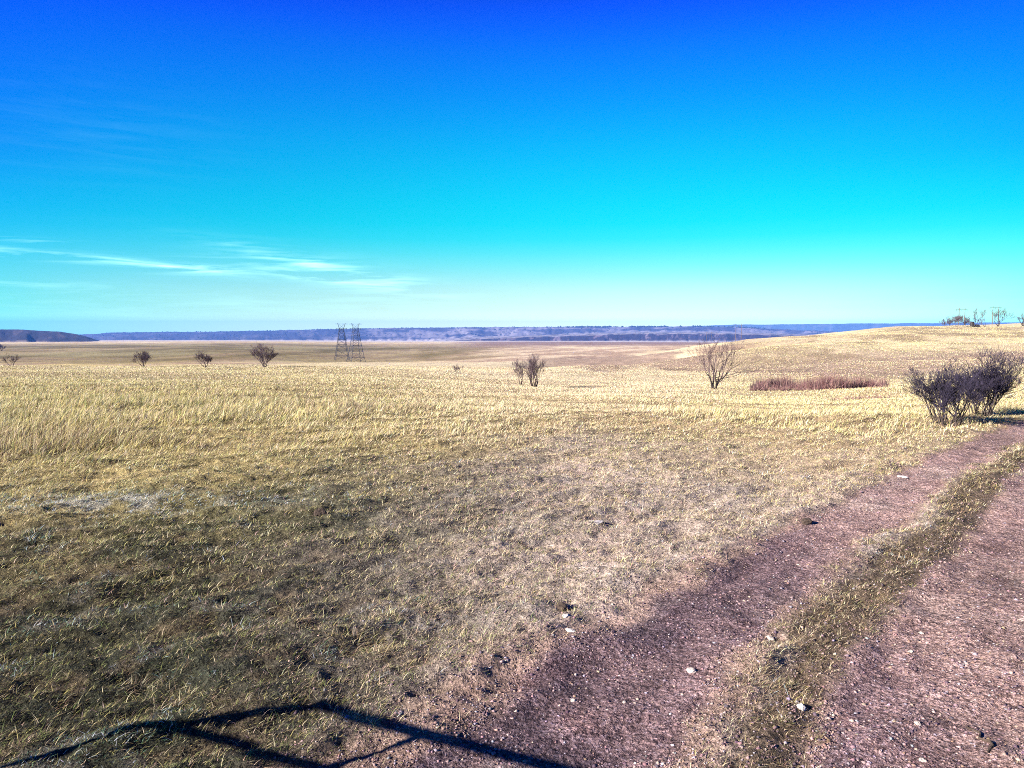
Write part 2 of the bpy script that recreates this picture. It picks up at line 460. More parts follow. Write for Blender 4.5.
def build_road():
    Vs, Fs, n0 = [], [], 0
    for P in (resample(L_NODES, 110), resample(R_NODES, 110)):
        d = np.gradient(P[:, :2], axis=0); d /= np.linalg.norm(d, axis=1)[:, None]
        nrm = np.stack([d[:, 1], -d[:, 0]], 1)
        s = np.linspace(-1, 1, 33)
        pts = P[:, None, :2] + nrm[:, None, :] * (s[None, :, None] * (P[:, 2][:, None, None] + .0))
        X = pts[..., 0].ravel(); Y = pts[..., 1].ravel()
        # ragged edge
        sg = np.tile(s, len(P)); amp = np.abs(sg) ** 6
        nn = np.repeat(nrm, len(s), 0)
        w = (fbm(X * 2.1, Y * 2.1, 5, 4) - .5) * .42
        X = X - nn[:, 0] * np.sign(sg) * w * amp; Y = Y - nn[:, 1] * np.sign(sg) * w * amp
        Vs.append(np.stack([X, Y], 1)); m = len(s); n = len(P)
        i, j = np.meshgrid(np.arange(n - 1), np.arange(m - 1), indexing='ij')
        a = (i * m + j).ravel() + n0
        Fs.append(np.stack([a, a + m, a + m + 1, a + 1], 1)[:, ::-1]); n0 += n * m
    V = np.concatenate(Vs); F = np.concatenate(Fs)
    rd = road_d(V[:, 0], V[:, 1])
    Z = terrain(V[:, 0], V[:, 1], rd) + .004 - .025 * sstep(-.07, .01, rd)
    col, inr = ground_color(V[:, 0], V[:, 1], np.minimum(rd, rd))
    me = np_mesh('dirt_road', np.column_stack([V, Z]), F, col, inr, True)
    tag(link('dirt_road', me, M_GROUND), kind='structure')

build_ground(); build_road()

# ------------------------------------------------------------------ grass blades
def make_blades(name, X, Y, h, w, lean_dir, lean, cols, segs, curl=.5, mat=M_GRASS):
    n = len(X)
    Z = terrain(X, Y) - .01
    fa = rng.uniform(0, 2 * pi, n)                       # facing
    sx, sy = np.cos(fa) * w / 2, np.sin(fa) * w / 2
    lx, ly = np.cos(lean_dir), np.sin(lean_dir)
    def pt(t):
        hor = h * np.sin(lean) * (t + curl * (t * t - t)); ver = h * np.cos(lean) * (t - .25 * curl * t * t)
        return X + lx * hor, Y + ly * hor, Z + ver
    if segs == 2:
        V = np.zeros((n, 5, 3))
        for k, t in ((0, 0.), (1, .5)):
            x, y, z = pt(t); ww = 1 if k == 0 else .75
            V[:, 2 * k] = np.stack([x - sx * ww, y - sy * ww, z], 1); V[:, 2 * k + 1] = np.stack([x + sx * ww, y + sy * ww, z], 1)
        x, y, z = pt(1.); V[:, 4] = np.stack([x, y, z], 1)
        b = np.arange(n)[:, None] * 5
        F = np.stack([b + np.array([0, 1, 3]), b + np.array([0, 3, 2]), b + np.array([2, 3, 4])], 1).reshape(-1, 3); k = 5
    else:
        V = np.zeros((n, 3, 3))
        x, y, z = pt(0.); V[:, 0] = np.stack([x - sx, y - sy, z], 1); V[:, 1] = np.stack([x + sx, y + sy, z], 1)
        x, y, z = pt(1.); V[:, 2] = np.stack([x, y, z], 1)
        F = np.arange(n * 3).reshape(-1, 3); k = 3
    me = np_mesh(name, V.reshape(-1, 3), F, np.repeat(cols, k, 0))
    return tag(link(name, me, mat), kind='stuff')

def sample_fan(n, Y0, Y1, p=1.0, pad=.82, clump=0, cs=.05):
    """points in the view fan, density falling with distance; clump = share of blades per tuft"""
    m = n // max(clump, 1)
    u = rng.random(m)
    # pdf(Y) ~ Y^(1-p)
    e = 2 - p
    Y = (Y0 ** e + u * (Y1 ** e - Y0 ** e)) ** (1 / e) if abs(e) > 1e-3 else Y0 * (Y1 / Y0) ** u
    X = rng.uniform(-pad, pad, m) * Y
    tid = np.arange(m)
    if clump > 1:
        X = np.repeat(X, clump); Y = np.repeat(Y, clump); tid = np.repeat(tid, clump)
        s = cs * (1 + Y / 30)
        X = X + rng.normal(0, 1, len(X)) * s; Y = Y + rng.normal(0, 1, len(Y)) * s
    return X, Y, tid

def palette(n, names, weights):
    w = np.array(weights, float); w /= w.sum(1, keepdims=True) if w.ndim == 2 else w.sum()
    if w.ndim == 1: idx = rng.choice(len(names), n, p=w)
    else:
        c = np.cumsum(w, 1); idx = (rng.random(n)[:, None] > c).sum(1).clip(0, len(names) - 1)
    P = np.array(names)
    col = P[idx] * rng.uniform(.7, 1.25, n)[:, None]
    return np.clip(col * (1 + rng.normal(0, .06, (n, 3))), .01, .95)

# (a) short matted grass, near: flattened litter and a few standing blades
def short_mat(name, n0, hlo, hhi, wlo, whi, lean_m, segs, clump, cs, kk):
    X, Y, tid = sample_fan(n0, 3.0, 27, 1.25, .8, clump, cs)
    rd = road_d(X, Y); T = tall(X, Y)
    cov = fbm(X / .45, Y / .30, 61, 4, .6); big = fbm(X / 3, Y / 3, 62, 3); fine = fbm(X / .10, Y / .07, 65, 2)
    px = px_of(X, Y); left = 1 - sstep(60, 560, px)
    keep = (rd > .03) & (rng.random(len(X)) < 1 - .8 * T) & (rng.random(len(X)) < sstep(.34, .56, cov * .45 + big * .15 + fine * .4 + kk))
    wd = .25 + .65 * (1 - sstep(6, 11, Y)) * (X < .85 * Y - .8)
    keep &= rng.random(len(X)) < .08 + .92 * sstep(.0, 1., (rd + (cov - .5) * .9 * wd) / wd)
    X, Y, rd, cov, big, px, left = (a[keep] for a in (X, Y, rd, cov, big, px, left))
    n = len(X); one = np.ones(n); hue = fbm(X / 1.2, Y / 1.2, 63, 3)
    gt = gold_t(X, Y)
    fr = np.exp(-(((X + 6.4) / 2.4) ** 2 + ((Y - 10.3) / .5) ** 2)) * 9 + sstep(.62, .72, fbm(X / .45, Y / .3, 66, 3)) * (.5 + .6 * left)
    W = np.stack([.07 + .35 * sstep(.55, .7, hue) + .5 * left + 1.6 * gt, .60 * (1 - left * .55) + 1.1 * gt, .45 * (1 - .75 * left), .16 + .04 * left, .06 + .8 * left + .25 * sstep(.55, .7, big), .16 + 2.9 * left * (1 - gt), .45 * (1 - .8 * left), .55 * fr, .8 * np.minimum(fr, 2) * left], 1)  # left: olive and dark blades, also carrying the painted corner vignette
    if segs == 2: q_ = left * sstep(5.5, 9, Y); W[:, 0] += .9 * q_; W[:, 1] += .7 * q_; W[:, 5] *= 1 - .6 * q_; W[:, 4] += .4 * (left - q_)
    md, mf = median(X, Y); dk_ = md * sstep(.12, .45, mf + (hue - .5) * 1.2); lt_ = md * (1 - sstep(.2, .5, mf))
    W[:, 1] = W[:, 1] * (1 - .75 * dk_) + .8 * lt_; W[:, 6] *= 1 - dk_; W[:, 3] += 1.0 * dk_; W[:, 5] += .9 * dk_; W[:, 4] *= 1 - .6 * dk_; W[:, 0] += .5 * lt_
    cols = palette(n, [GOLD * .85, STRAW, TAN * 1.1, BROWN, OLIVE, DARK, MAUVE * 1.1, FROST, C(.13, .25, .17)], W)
    h = rng.uniform(hlo, hhi, n) * (.7 + .6 * cov)
    w = np.maximum(rng.uniform(wlo, whi, n), Y * .00072)
    ld = rng.normal(radians(25), .9, n) + pi * (rng.random(n) < .3); lean = np.clip(rng.normal(radians(lean_m), radians(16), n), .2, 1.5)
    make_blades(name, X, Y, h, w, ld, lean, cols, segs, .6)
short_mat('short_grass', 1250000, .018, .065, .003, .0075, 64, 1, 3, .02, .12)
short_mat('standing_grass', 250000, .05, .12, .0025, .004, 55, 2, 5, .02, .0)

# (b) tall golden grass, mid
def tall_grass():
    X, Y, tid = sample_fan(960000, 7.5, 52, 1.25, .80, 6, .045)
    rd = road_d(X, Y); T = tall(X, Y)
    px = px_of(X, Y)
    cov = fbm(X / 1.1, Y / 1.6, 71, 3)
    keep = (rd > .25) & (rng.random(len(X)) < T * (.35 + .65 * sstep(.3, .55, cov)))
    X, Y, tid, px, cov, T = (a[keep] for a in (X, Y, tid, px, cov, T))
    n = len(X); big = fbm(X / 6, Y / 4, 72, 4); hue = fbm(X / 2.2, Y / 2.2, 73, 3)
    left = 1 - sstep(200, 560, px); right = sstep(600, 760, px)
    one = np.ones(n)
    mid = (1 - left) * (1 - right)
    W = np.stack([.40 * one + .35 * left + .30 * right - .2 * mid, .42 * one + .35 * right + .35 * mid, .40 * (1 - .5 * left - .6 * right), .15 + .85 * sstep(.48, .62, big), .07 + .25 * left * sstep(.45, .6, hue) + .1 * right, .06 + .12 * left], 1)
    cols = palette(n, [GOLD, STRAW, TAN * 1.15, BROWN, OLIVE, DARK], W)
    tl = .55 + .5 * left + .15 * right
    h = rng.uniform(.12, .36, n) * tl * (.25 + .75 * T) * (.7 + .6 * cov) * (1 - .5 * sstep(22, 45, Y))
    w = np.maximum(rng.uniform(.0035, .006, n), Y * .0007)
    g3 = np.random.default_rng(3); NT = 900000; tid = (X * 37).astype(int) * 7919 + (Y * 31).astype(int) * 104729; tid = np.abs(tid) % NT
    tr = g3.normal(0, .55, NT)[tid]; h = h * g3.uniform(.45, 1.35, NT)[tid] * (.55 + .75 * sstep(.35, .65, fbm(X / 3.2, Y / 2.2, 75, 3)))
    ld = tr + rng.normal(0, .5, n); lean = np.clip(rng.normal(radians(36), radians(19), n) + .5 * sstep(.62, .5, fbm(X / 3.2, Y / 2.2, 75, 3)) * .6, .05, 1.45)
    make_blades('golden_grass', X, Y, h, w, ld, lean, cols, 2, .6)
tall_grass()

# (c) field grass farther out
def far_grass():
    X, Y, tid = sample_fan(860000, 44, 300, 1.75, .76, 3, .05)
    px = px_of(X, Y)
    ymax = np.interp(px, [0, 300, 500, 700, 800, 1024], [140, 140, 190, 230, 300, 300])
    cov = fbm(X / 5, Y / 7, 81, 3)
    keep = (Y < ymax) & (rng.random(len(X)) < .35 + .65 * sstep(.35, .6, cov))
    X, Y, px, cov = (a[keep] for a in (X, Y, px, cov))
    n = len(X); big = fbm(X / 18, Y / 14, 82, 4); one = np.ones(n)
    left = 1 - sstep(200, 560, px); right = sstep(650, 760, px)
    hill = sstep(690, 780, px) * sstep(85, 110, Y)
    mid = (1 - left) * (1 - right)
    W = np.stack([.5 - .35 * mid, .75 * one + .35 * mid, .22 + .3 * mid - .1 * left, .14 + 1.1 * sstep(.47, .60, big), .10 + .14 * left + .15 * right, .15 * mid + .5 * hill * sstep(.45, .6, big)], 1)
    s5 = fbm(X / 20, Y / 55, 56, 4, .55); cen = sstep(480, 560, px) * (1 - sstep(690, 760, px)) * sstep(85, 120, Y) * sstep(.47, .58, s5)
    W[:, 3] += 1.2 * cen; W[:, 5] += .5 * cen  # browner blades where the fold shade is painted
    bnd = hill * sstep(88, 100, Y + (big - .5) * 50) * (1 - sstep(135, 170, Y + (big - .5) * 60))
    W[:, 3] += .7 * bnd; W[:, 5] += .9 * bnd; W[:, 0] += .8 * hill * sstep(150, 190, Y)  # blade colours repeat the hill's painted fold shading
    cols = palette(n, [GOLD, STRAW, TAN * 1.2, BROWN, OLIVE, MAUVE], W)
    h = rng.uniform(.07, .18, n); w = Y * .00072 * rng.uniform(.8, 1.6, n)
    ld = rng.normal(0, .8, n); lean = np.clip(rng.normal(radians(38), radians(16), n), .05, 1.2)
    make_blades('field_grass', X, Y, h, w, ld, lean, cols, 1)
far_grass()

# (d) straw tufts of the strip between the wheel tracks and along the verges
def tufts():
    m = 2900
    t = rng.random(m)
    Lp = resample(L_NODES, 20); Rp = resample(R_NODES, 20)
    i = rng.integers(30, len(Lp) - 25, m)
    f = rng.uniform(.1, .95, m)
    X0 = Lp[i, 0] * (1 - f) + Rp[i, 0] * f; Y0 = Lp[i, 1] * (1 - f) + Rp[i, 1] * f
    # right hand verge
    k = rng.random(m) < .25
    X0[k] = Rp[i[k], 0] + rng.uniform(.5, 1.6, k.sum()); Y0[k] = Rp[i[k], 1] - rng.uniform(.3, 1.2, k.sum())
    # near left field: stray yellow tufts
    k2 = rng.random(m) < .16
    Y0[k2] = rng.uniform(3.8, 13, k2.sum()); X0[k2] = rng.uniform(-.75, .35, k2.sum()) * Y0[k2]
    # a few known big ones
    known = [(-1.25, 5.6, .16), (-1.05, 5.45, .14), (4.05, 9.25, .13), (2.95, 4.05, .2), (3.1, 4.2, .2), (3.0, 4.35, .16), (1.85, 4.9, .1), (-2.55, 4.9, .15), (-2.3, 4.75, .13), (3.3, 4.6, .14)]
    S0 = rng.uniform(.05, .14, m)
    for a, b, c in known:
        X0 = np.append(X0, a + rng.normal(0, .08, 6)); Y0 = np.append(Y0, b + rng.normal(0, .08, 6)); S0 = np.append(S0, np.full(6, c))
    F0 = np.append(f, np.full(len(X0) - m, .0)); F0[:m][k2] = .3
    cv = fbm(X0 / .6, Y0 / .6, 91, 3)
    rd = road_d(X0, Y0)
    keep = (rd > .04) & ((cv > .42) | (np.arange(len(X0)) >= m))
    X0, Y0, S0 = X0[keep], Y0[keep], S0[keep]
    per = 70
    q = len(X0); tuft_hue = rng.random(q)
    X = np.repeat(X0, per); Y = np.repeat(Y0, per); s = np.repeat(S0, per); th = np.repeat(tuft_hue, per); n = len(X)
    a = rng.uniform(0, 2 * pi, n); rr = np.sqrt(rng.random(n)) * s * .7
    X = X + np.cos(a) * rr; Y = Y + np.sin(a) * rr
    th = np.clip(th * .75 + .45 * np.repeat(F0[keep], per) - .05, 0, 1)
    W = np.stack([.3 * (th < .2) + .06, .5 * (th < .5) + .12, .35 + 0 * th, .5 + .6 * (th > .35), .05 + .15 * (th > .9), .4 + .5 * (th > .4)], 1)
    cols = palette(n, [GOLD, STRAW, TAN, BROWN, OLIVE * 1.3, DARK], W)
    ld = np.where(rng.random(n) < .6, a, rng.normal(0, 1, n))
    make_blades('verge_grass', X, Y, s * rng.uniform(.35, 1.0, n) * np.where(np.repeat(np.arange(q) >= q - 55, per), 1, .75), np.maximum(.003, Y * .0006) * np.ones(n), ld, np.clip(rng.normal(radians(62), radians(18), n), .05, 1.5), cols, 2, .6)
tufts()

# ------------------------------------------------------------------ loose gravel
def gravel():
    n = 300000
    u = rng.random(n); Y = 3.2 + (u ** 1.5) * 15; X = rng.uniform(-.35, .85, n) * Y
    rd = road_d(X, Y)
    cl = fbm(X / .35, Y / .35, 95, 3)
    keep = (rng.random(n) < np.where(rd < .02, .25 + .75 * sstep(.35, .6, cl), .34 * np.exp(-np.maximum(rd, 0) / .6)))
    X, Y = X[keep], Y[keep]; n = len(X)
    s = rng.lognormal(math.log(.0048), .50, n).clip(.0025, .017) * (1 + .03 * Y)
    Z = terrain(X, Y) + s * .15
    base = np.array([(1, 0, 0), (0, 1, 0), (-1, 0, 0), (0, -1, 0), (0, 0, 1), (0, 0, -1)], float)
    V = base[None] * rng.uniform(.65, 1.25, (n, 6, 1))
    V = V + rng.normal(0, .18, V.shape)
    V[..., 2] *= .62
    a = rng.uniform(0, 2 * pi, n); c_, s_ = np.cos(a), np.sin(a)
    x = V[..., 0] * c_[:, None] - V[..., 1] * s_[:, None]; y = V[..., 0] * s_[:, None] + V[..., 1] * c_[:, None]
    V = np.stack([x, y, V[..., 2]], -1) * s[:, None, None] + np.stack([X, Y, Z], 1)[:, None, :]
    f = np.array([(0, 1, 4), (1, 2, 4), (2, 3, 4), (3, 0, 4), (1, 0, 5), (2, 1, 5), (3, 2, 5), (0, 3, 5)])
    F = (np.arange(n)[:, None, None] * 6 + f[None]).reshape(-1, 3)
    cols = palette(n, [C(.24, .16, .17), C(.085, .06, .08), C(.33, .24, .22), C(.25, .225, .27), C(.48, .43, .40), C(.23, .155, .12)], [.30, .34, .16, .13, .006, .08])
    me = np_mesh('loose_gravel', V.reshape(-1, 3), F, np.repeat(cols, 6, 0))
    tag(link('loose_gravel', me, M_STONE), kind='stuff')
gravel()

# ------------------------------------------------------------------ single rocks and clods
def rock(x, y, size, flat, label, mat, name='rock', cat='rock', seed=0, sink=.6, group=None):
    r = random.Random(seed)
    size *= .85
    bm = bmesh.new(); bmesh.ops.create_icosphere(bm, subdivisions=3, radius=1)
    off = Vector((r.random() * 9, r.random() * 9, r.random() * 9))
    from mathutils import noise as mn
    planes = [(Vector((r.uniform(-1, 1), r.uniform(-1, 1), r.uniform(-.6, 1))).normalized(), r.uniform(.55, .85)) for _ in range(9)]
    for v in bm.verts:
        d = v.co.normalized(); k = 1.0
        for pn, pd in planes:
            q = d.dot(pn)
            if q > 1e-3: k = min(k, pd / q)
        k *= 1 + .12 * mn.noise(d * 2.5 + off) + .05 * mn.noise(d * 7 + off)
        v.co = d * k
    sx = r.uniform(.9, 1.15); sy = r.uniform(.6, .9)
    for v in bm.verts: v.co = Vector((v.co.x * size * sx, v.co.y * size * sy, v.co.z * size * flat))
    me = bpy.data.meshes.new(name); bm.to_mesh(me); bm.free()
    o = link(name, me, mat); o.location = (x, y, tz(x, y) + size * flat * (1 - sink) * .6); o.rotation_euler = (0, 0, r.uniform(0, 3.1))
    tag(o, label, cat, group)
    return o
GR = 'stones lying loose by the track'
rock(1.34, 5.17, .055, .42, 'flat pinkish white stone lying in the middle of the left wheel track', M_ROCK, seed=1, group=GR)
rock(2.11, 5.71, .042, .5, 'small bright white stone at the right edge of the left wheel track', M_ROCK, seed=2, group=GR)
rock(.42, 4.79, .026, .6, 'small white stone on dark gravel, leftmost in the left wheel track', M_ROCK, seed=3, group=GR)
rock(.77, 4.76, .022, .6, 'tiny white stone on dark gravel near the bottom, right of a larger white one', M_ROCK, seed=4, group=GR)
rock(1.08, 9.24, .17, .14, 'broad flat pale grey rock slab lying in the short grass of the field', M_ROCKG, seed=5, sink=.8)
rock(6.79, 12.38, .12, .2, 'flat pale rock at the upper edge of the left wheel track, farther up the road', M_ROCKG, seed=6, sink=.4)
rock(.47, 6.12, .055, .3, 'grey flat stone in the bare patch left of the wheel track', M_ROCKG, seed=7)
rock(.49, 5.83, .065, .28, 'grey flat stone nearest the wheel track, below the other grey stone', M_ROCKG, seed=8)
rock(2.6, 4.44, .038, .5, 'white stone in the right wheel track close to the bottom edge', M_ROCK, seed=9, group=GR)
rock(3.15, 5.52, .034, .5, 'white stone in the middle of the right wheel track', M_ROCK, seed=10, group=GR)
rock(1.93, 4.62, .06, .5, 'pale grey rock half sunk in the dark grass between the tracks', M_ROCKG, seed=12)
rock(3.45, 5.9, .028, .6, 'small pale stone at the right side of the right wheel track', M_ROCK, seed=13, group=GR)
rock(2.42, 4.06, .03, .6, 'small white stone by the lower left edge of the right wheel track', M_ROCK, seed=14, group=GR)
rock(-2.56, 9.49, .12, .75, 'dark round clod of earth alone in the short grass of the left field', M_CLOD, 'earth_clod', 'clod', 21, .35)
rock(.45, 6.37, .11, .4, 'low dark clod of earth in place of a hole, beside the bare pink patch left of the track', M_CLOD, 'earth_clod', 'clod', 22, .4)  # dark lump added where a low mound has a hole
rock(3.89, 9.36, .10, .7, 'dark clod of earth at the upper edge of the left wheel track', M_CLOD, 'earth_clod', 'clod', 23, .35)

# thin stake in the short grass, and a bent stick in the right verge
s_ = MB(); x, y = 1.83, 9.92; z = tz(x, y)
s_.tube([(x, y, z - .05), (x + .004, y, z + .15), (x - .003, y, z + .32)], [.004, .004, .003], 6)
tag(s_.build('stake', M_ROCK), 'thin pale upright stake standing in the short grass of the field', 'stake')
s_ = MB(); pts = []
for px_, (x, y) in zip(range(6), [(2.95, 4.42), (2.98, 4.33), (2.93, 4.26), (2.96, 4.2), (2.93, 4.14), (2.86, 4.08)]):
    pts.append((x - .05, y, tz(x - .05, y) + .012))
s_.tube(pts, [.006, .007, .008, .008, .008, .005], 6)
tag(s_.build('stick', M_CLOD), 'short dark crooked stick lying at the right edge of the right wheel track', 'stick')

# ------------------------------------------------------------------ bare shrubs and trees
def grow(mbs, p, d, length, r, depth, maxd, rnd, spread, up, rmin, upward=.12, kids=(2, 4)):
    steps = 4 if depth < 2 else 3
    pts = [p.copy()]; q = p.copy(); dd = d.copy()
    for i in range(steps):
        dd = (dd + Vector((rnd.gauss(0, .16), rnd.gauss(0, .16), rnd.gauss(0, .10) + upward * .5))).normalized()
        q = q + dd * (length / steps); pts.append(q.copy())
    rads = [max(r * (1 - .5 * i / steps), rmin) for i in range(steps + 1)]
    k = 0 if depth < 1 else 1
    mbs[k].tube(pts, rads, 5 if k == 0 else 3, cap=False)
    if depth >= maxd: return
    nk = rnd.randint(*kids)
    for i in range(nk):
        f = rnd.uniform(.35, 1.0) if i else 1.0
        idx = f * steps; a = int(min(idx, steps - 1)); t = idx - a
        pp = pts[a].lerp(pts[a + 1], t)
        ax = Vector((rnd.gauss(0, 1), rnd.gauss(0, 1), rnd.gauss(0, .5))).normalized()
        nd_ = (dd + ax * spread * rnd.uniform(.5, 1.2)); nd_.z += up; nd_.normalize()
        grow(mbs, pp, nd_, length * rnd.uniform(.55, .82), max(r * .55, rmin), depth + 1, maxd, rnd, spread, up, rmin, upward, kids)

def shrub(name, x, y, height, label, cat, seed, stems=6, spread=.6, base_spread=.35, splay=.7, maxd=4, r=.05, mt=M_TWIG, group=None, stem_len=.45, wx=1.0, up=.15, kids=(2, 4), z=None, lean=0, thick=1.0, bough=0):
    rnd = random.Random(seed)
    zz = tz(x, y) if z is None else z
    root = empty(name, (x, y, zz)); tag(root, label, cat, group)
    mbs = [[], MB()]; rmin = max(.0045, y * .00022 * thick)
    for i in range(stems):
        sm = MB(); mbs[0].append(sm)
        a = 2 * pi * i / stems + rnd.uniform(-.4, .4)
        bx = cos(a) * base_spread * wx * rnd.uniform(.2, 1); by = sin(a) * base_spread * rnd.uniform(.2, 1)
        d = Vector((cos(a) * splay * rnd.uniform(.4, 1.1) * wx + lean, sin(a) * splay * rnd.uniform(.4, 1.1), 1)).normalized()
        grow([sm, mbs[1]], Vector((bx, by, -.08)), d, height * stem_len * rnd.uniform(.8, 1.15), r * rnd.uniform(.7, 1.15), 0, maxd, rnd, spread, up, rmin, .12, kids)
    # scale to the wanted height
    if bough:
        for j in range(3):
            grow([sm, mbs[1]], Vector((.15, 0, height * (.16 + .05 * j))), Vector((1, rnd.uniform(-.2, .3), .55 - .1 * j)).normalized(), height * bough, r * .45, 1, maxd - 1, rnd, spread, .02, rmin, .0, kids)
    zs = [v[2] for m in mbs[0] + [mbs[1]] for v in m.v]; k = height / max(zs)
    for m in mbs[0] + [mbs[1]]: m.v = [(v[0] * k, v[1] * k, v[2] * k) for v in m.v]
    for m in mbs[0]: m.build('stem', M_BARK, root, True)
    mbs[1].build('crown', mt, root)
    return root

def at(px, Y):                      # a ground spot on the bearing of a column of the survey photo, at a chosen distance
    return ((px - 512) / TP * Y, Y)

# the three trees on the left ridge
G1 = 'leafless trees standing along the left ridge'
x, y = at(143, 118); shrub('bare_tree', x, y, 2.7, 'small round leafless tree, leftmost of the three on the left ridge', 'tree', 5, 5, .8, .12, .85, 5, .09, group=G1, kids=(3, 4), thick=.4)
x, y = at(205.5, 118); shrub('bare_tree', x, y, 3.1, 'leafless tree with wide thin crown, middle of the three on the left ridge', 'tree', 18, 4, .8, .10, .75, 5, .11, group=G1, wx=1.3, kids=(3, 4), thick=.4)
x, y = at(264.5, 118); shrub('bare_tree', x, y, 4.4, 'largest leafless tree on the left ridge, left of the lattice towers', 'tree', 14, 5, .75, .25, .6, 5, .11, group=G1, kids=(3, 4), thick=.45, up=.1)
x, y = at(11, 126); shrub('bare_shrub', x, y, 2.5, 'faint thin leafless shrub at the far left edge of the near ridge', 'shrub', 21, 5, .8, .4, .9, 4, .045, group=G1, thick=.45)
x, y = at(2, 900); shrub('bare_tree', x, y, 9, 'distant dark tree at the far left edge beyond the brown pasture', 'tree', 22, 4, .8, .5, .6, 4, .4, thick=.5)
x, y = at(457, 105); shrub('bare_shrub', x, y, 1.55, 'tiny pale leafless shrub in the field right of the lattice towers', 'shrub', 23, 4, .8, .12, .7, 4, .03, thick=.5)
G2 = 'pair of leafless shrubs in the middle of the field'
x, y = at(521, 76); shrub('bare_shrub', x, y, 2.9, 'smaller leafless shrub, left of the pair in the middle of the field', 'shrub', 31, 5, .55, .25, .40, 5, .06, group=G2, stem_len=.5, thick=.5)
x, y = at(534.5, 71); shrub('bare_shrub', x, y, 3.5, 'larger dark stemmed leafless shrub, right of the pair in the middle of the field', 'shrub', 33, 8, .55, .3, .5, 5, .08, group=G2, stem_len=.45, up=.2, thick=.5)
# the lone tree right of centre
x, y = at(715, 71); shrub('bare_tree', x, y, 5.4, 'tall many stemmed leafless tree alone right of the middle, with a low bough reaching right', 'tree', 52, 6, .6, .35, .42, 5, .11, stem_len=.44, wx=1.3, up=.16, bough=.5, thick=.75, kids=(2, 3))
# the big double bush by the road
def big_bush():
    for (cx, cy, h, wd, n, sd, lab, nm) in (
        (11.5, 18.9, 1.78, .42, 19, 51, 'wide violet grey leafless thicket beside the road, left half of the big double bush', 0),
        (14.05, 21.4, 2.15, .40, 25, 52, 'taller darker leafless thicket beside the road, right half of the big double bush', 1)):
        shrub('thorn_bush', cx, cy, h, lab, 'bush', sd, n, .8, wd, .31 if nm else .34, 5, .028, M_TWIGD, 'thorn thickets beside the road', .42, 1.15, .12, (2, 4), thick=.9)
big_bush()
# ridge-top trees on the right
G3 = 'leafless trees on the hilltop at the right'
for k, (px, Y, h, st, lab, sd) in enumerate([
    (974, 310, 6.2, 2, 'forked leafless tree on the right hilltop, just right of the dark shed', 61),
    (983.5, 312, 6.0, 2, 'leaning forked leafless tree on the right hilltop, between the shed and the right pole frame', 62),
    (996.5, 305, 6.0, 5, 'bushy leafless tree on the right hilltop, under the right pole frame', 63),
    (1021, 306, 4.2, 5, 'leafless tree at the right edge of the hilltop', 64)]):
    x, y = at(px, Y - 14); shrub('bare_tree', x, y, h * 1.3, lab, 'tree', sd, st, .7, .3, .55, 4, .17, group=G3, thick=.42, kids=(2, 4))
G4 = 'leafless shrubs left of the shed on the hilltop'
for k, (px, Y, h, lab) in enumerate([(944, 298, 2.6, 'low leafless shrub, leftmost of the hilltop scrub'), (949, 301, 3.6, 'violet leafless shrub, second from left in the hilltop scrub'),
                                     (955, 297, 4.2, 'violet leafless shrub in the middle of the hilltop scrub, under the left pole frame'), (960, 302, 4.0, 'violet leafless shrub, second from right in the hilltop scrub'),
                                     (965, 297, 2.8, 'low leafless shrub, nearest the dark shed in the hilltop scrub')]):
    x, y = at(px, Y); shrub('bare_shrub', x, y, h * 1.25, lab, 'shrub', 70 + k, 7, .8, .6, .9, 4, .04, M_TWIG, G4, thick=.32)

# ------------------------------------------------------------------ red willow thicket in the draw
def thicket():
    n = 20000
    px = rng.uniform(752, 888, n); Y = rng.uniform(67, 84, n)
    d = fbm(px / 9, Y / 1.6, 101, 3)
    prof = np.interp(px, [752, 768, 800, 830, 888], [.35, .85, .9, .7, .55])
    keep = rng.random(n) < sstep(.32, .55, d) * (.35 + .65 * prof)
    px, Y, prof, d = px[keep], Y[keep], prof[keep], d[keep]
    X = (px - 512) / TP * Y
    b = np.exp(-((rng.normal(0, 1, 500)) ** 2))
    n2 = 160
    X2 = 24 + rng.normal(0, 1.3, n2); Y2 = 49 + rng.normal(0, .8, n2)
    X = np.append(X, X2); Y = np.append(Y, Y2); h = np.append(prof * 1.35 * (.15 + 1.5 * sstep(.3, .75, fbm(X[:len(prof)] / 1.3, Y[:len(prof)] / 2.5, 103, 3))), np.full(n2, .35))
    n = len(X); rep = 3
    X = np.repeat(X, rep) + rng.normal(0, .12, n * rep); Y = np.repeat(Y, rep) + rng.normal(0, .12, n * rep); h = np.repeat(h, rep) * rng.uniform(.35, 1.25, n * rep)
    cols = palette(n * rep, [C(.17, .085, .085), C(.10, .055, .06), C(.23, .14, .13), C(.26, .20, .16)], [.4, .3, .2, .1])
    o = make_blades('willow_thicket', X, Y, h, np.full(n * rep, .035), rng.uniform(0, 2 * pi, n * rep), np.abs(rng.normal(0, .5, n * rep)), cols, 1, .3, M_RED)
thicket()

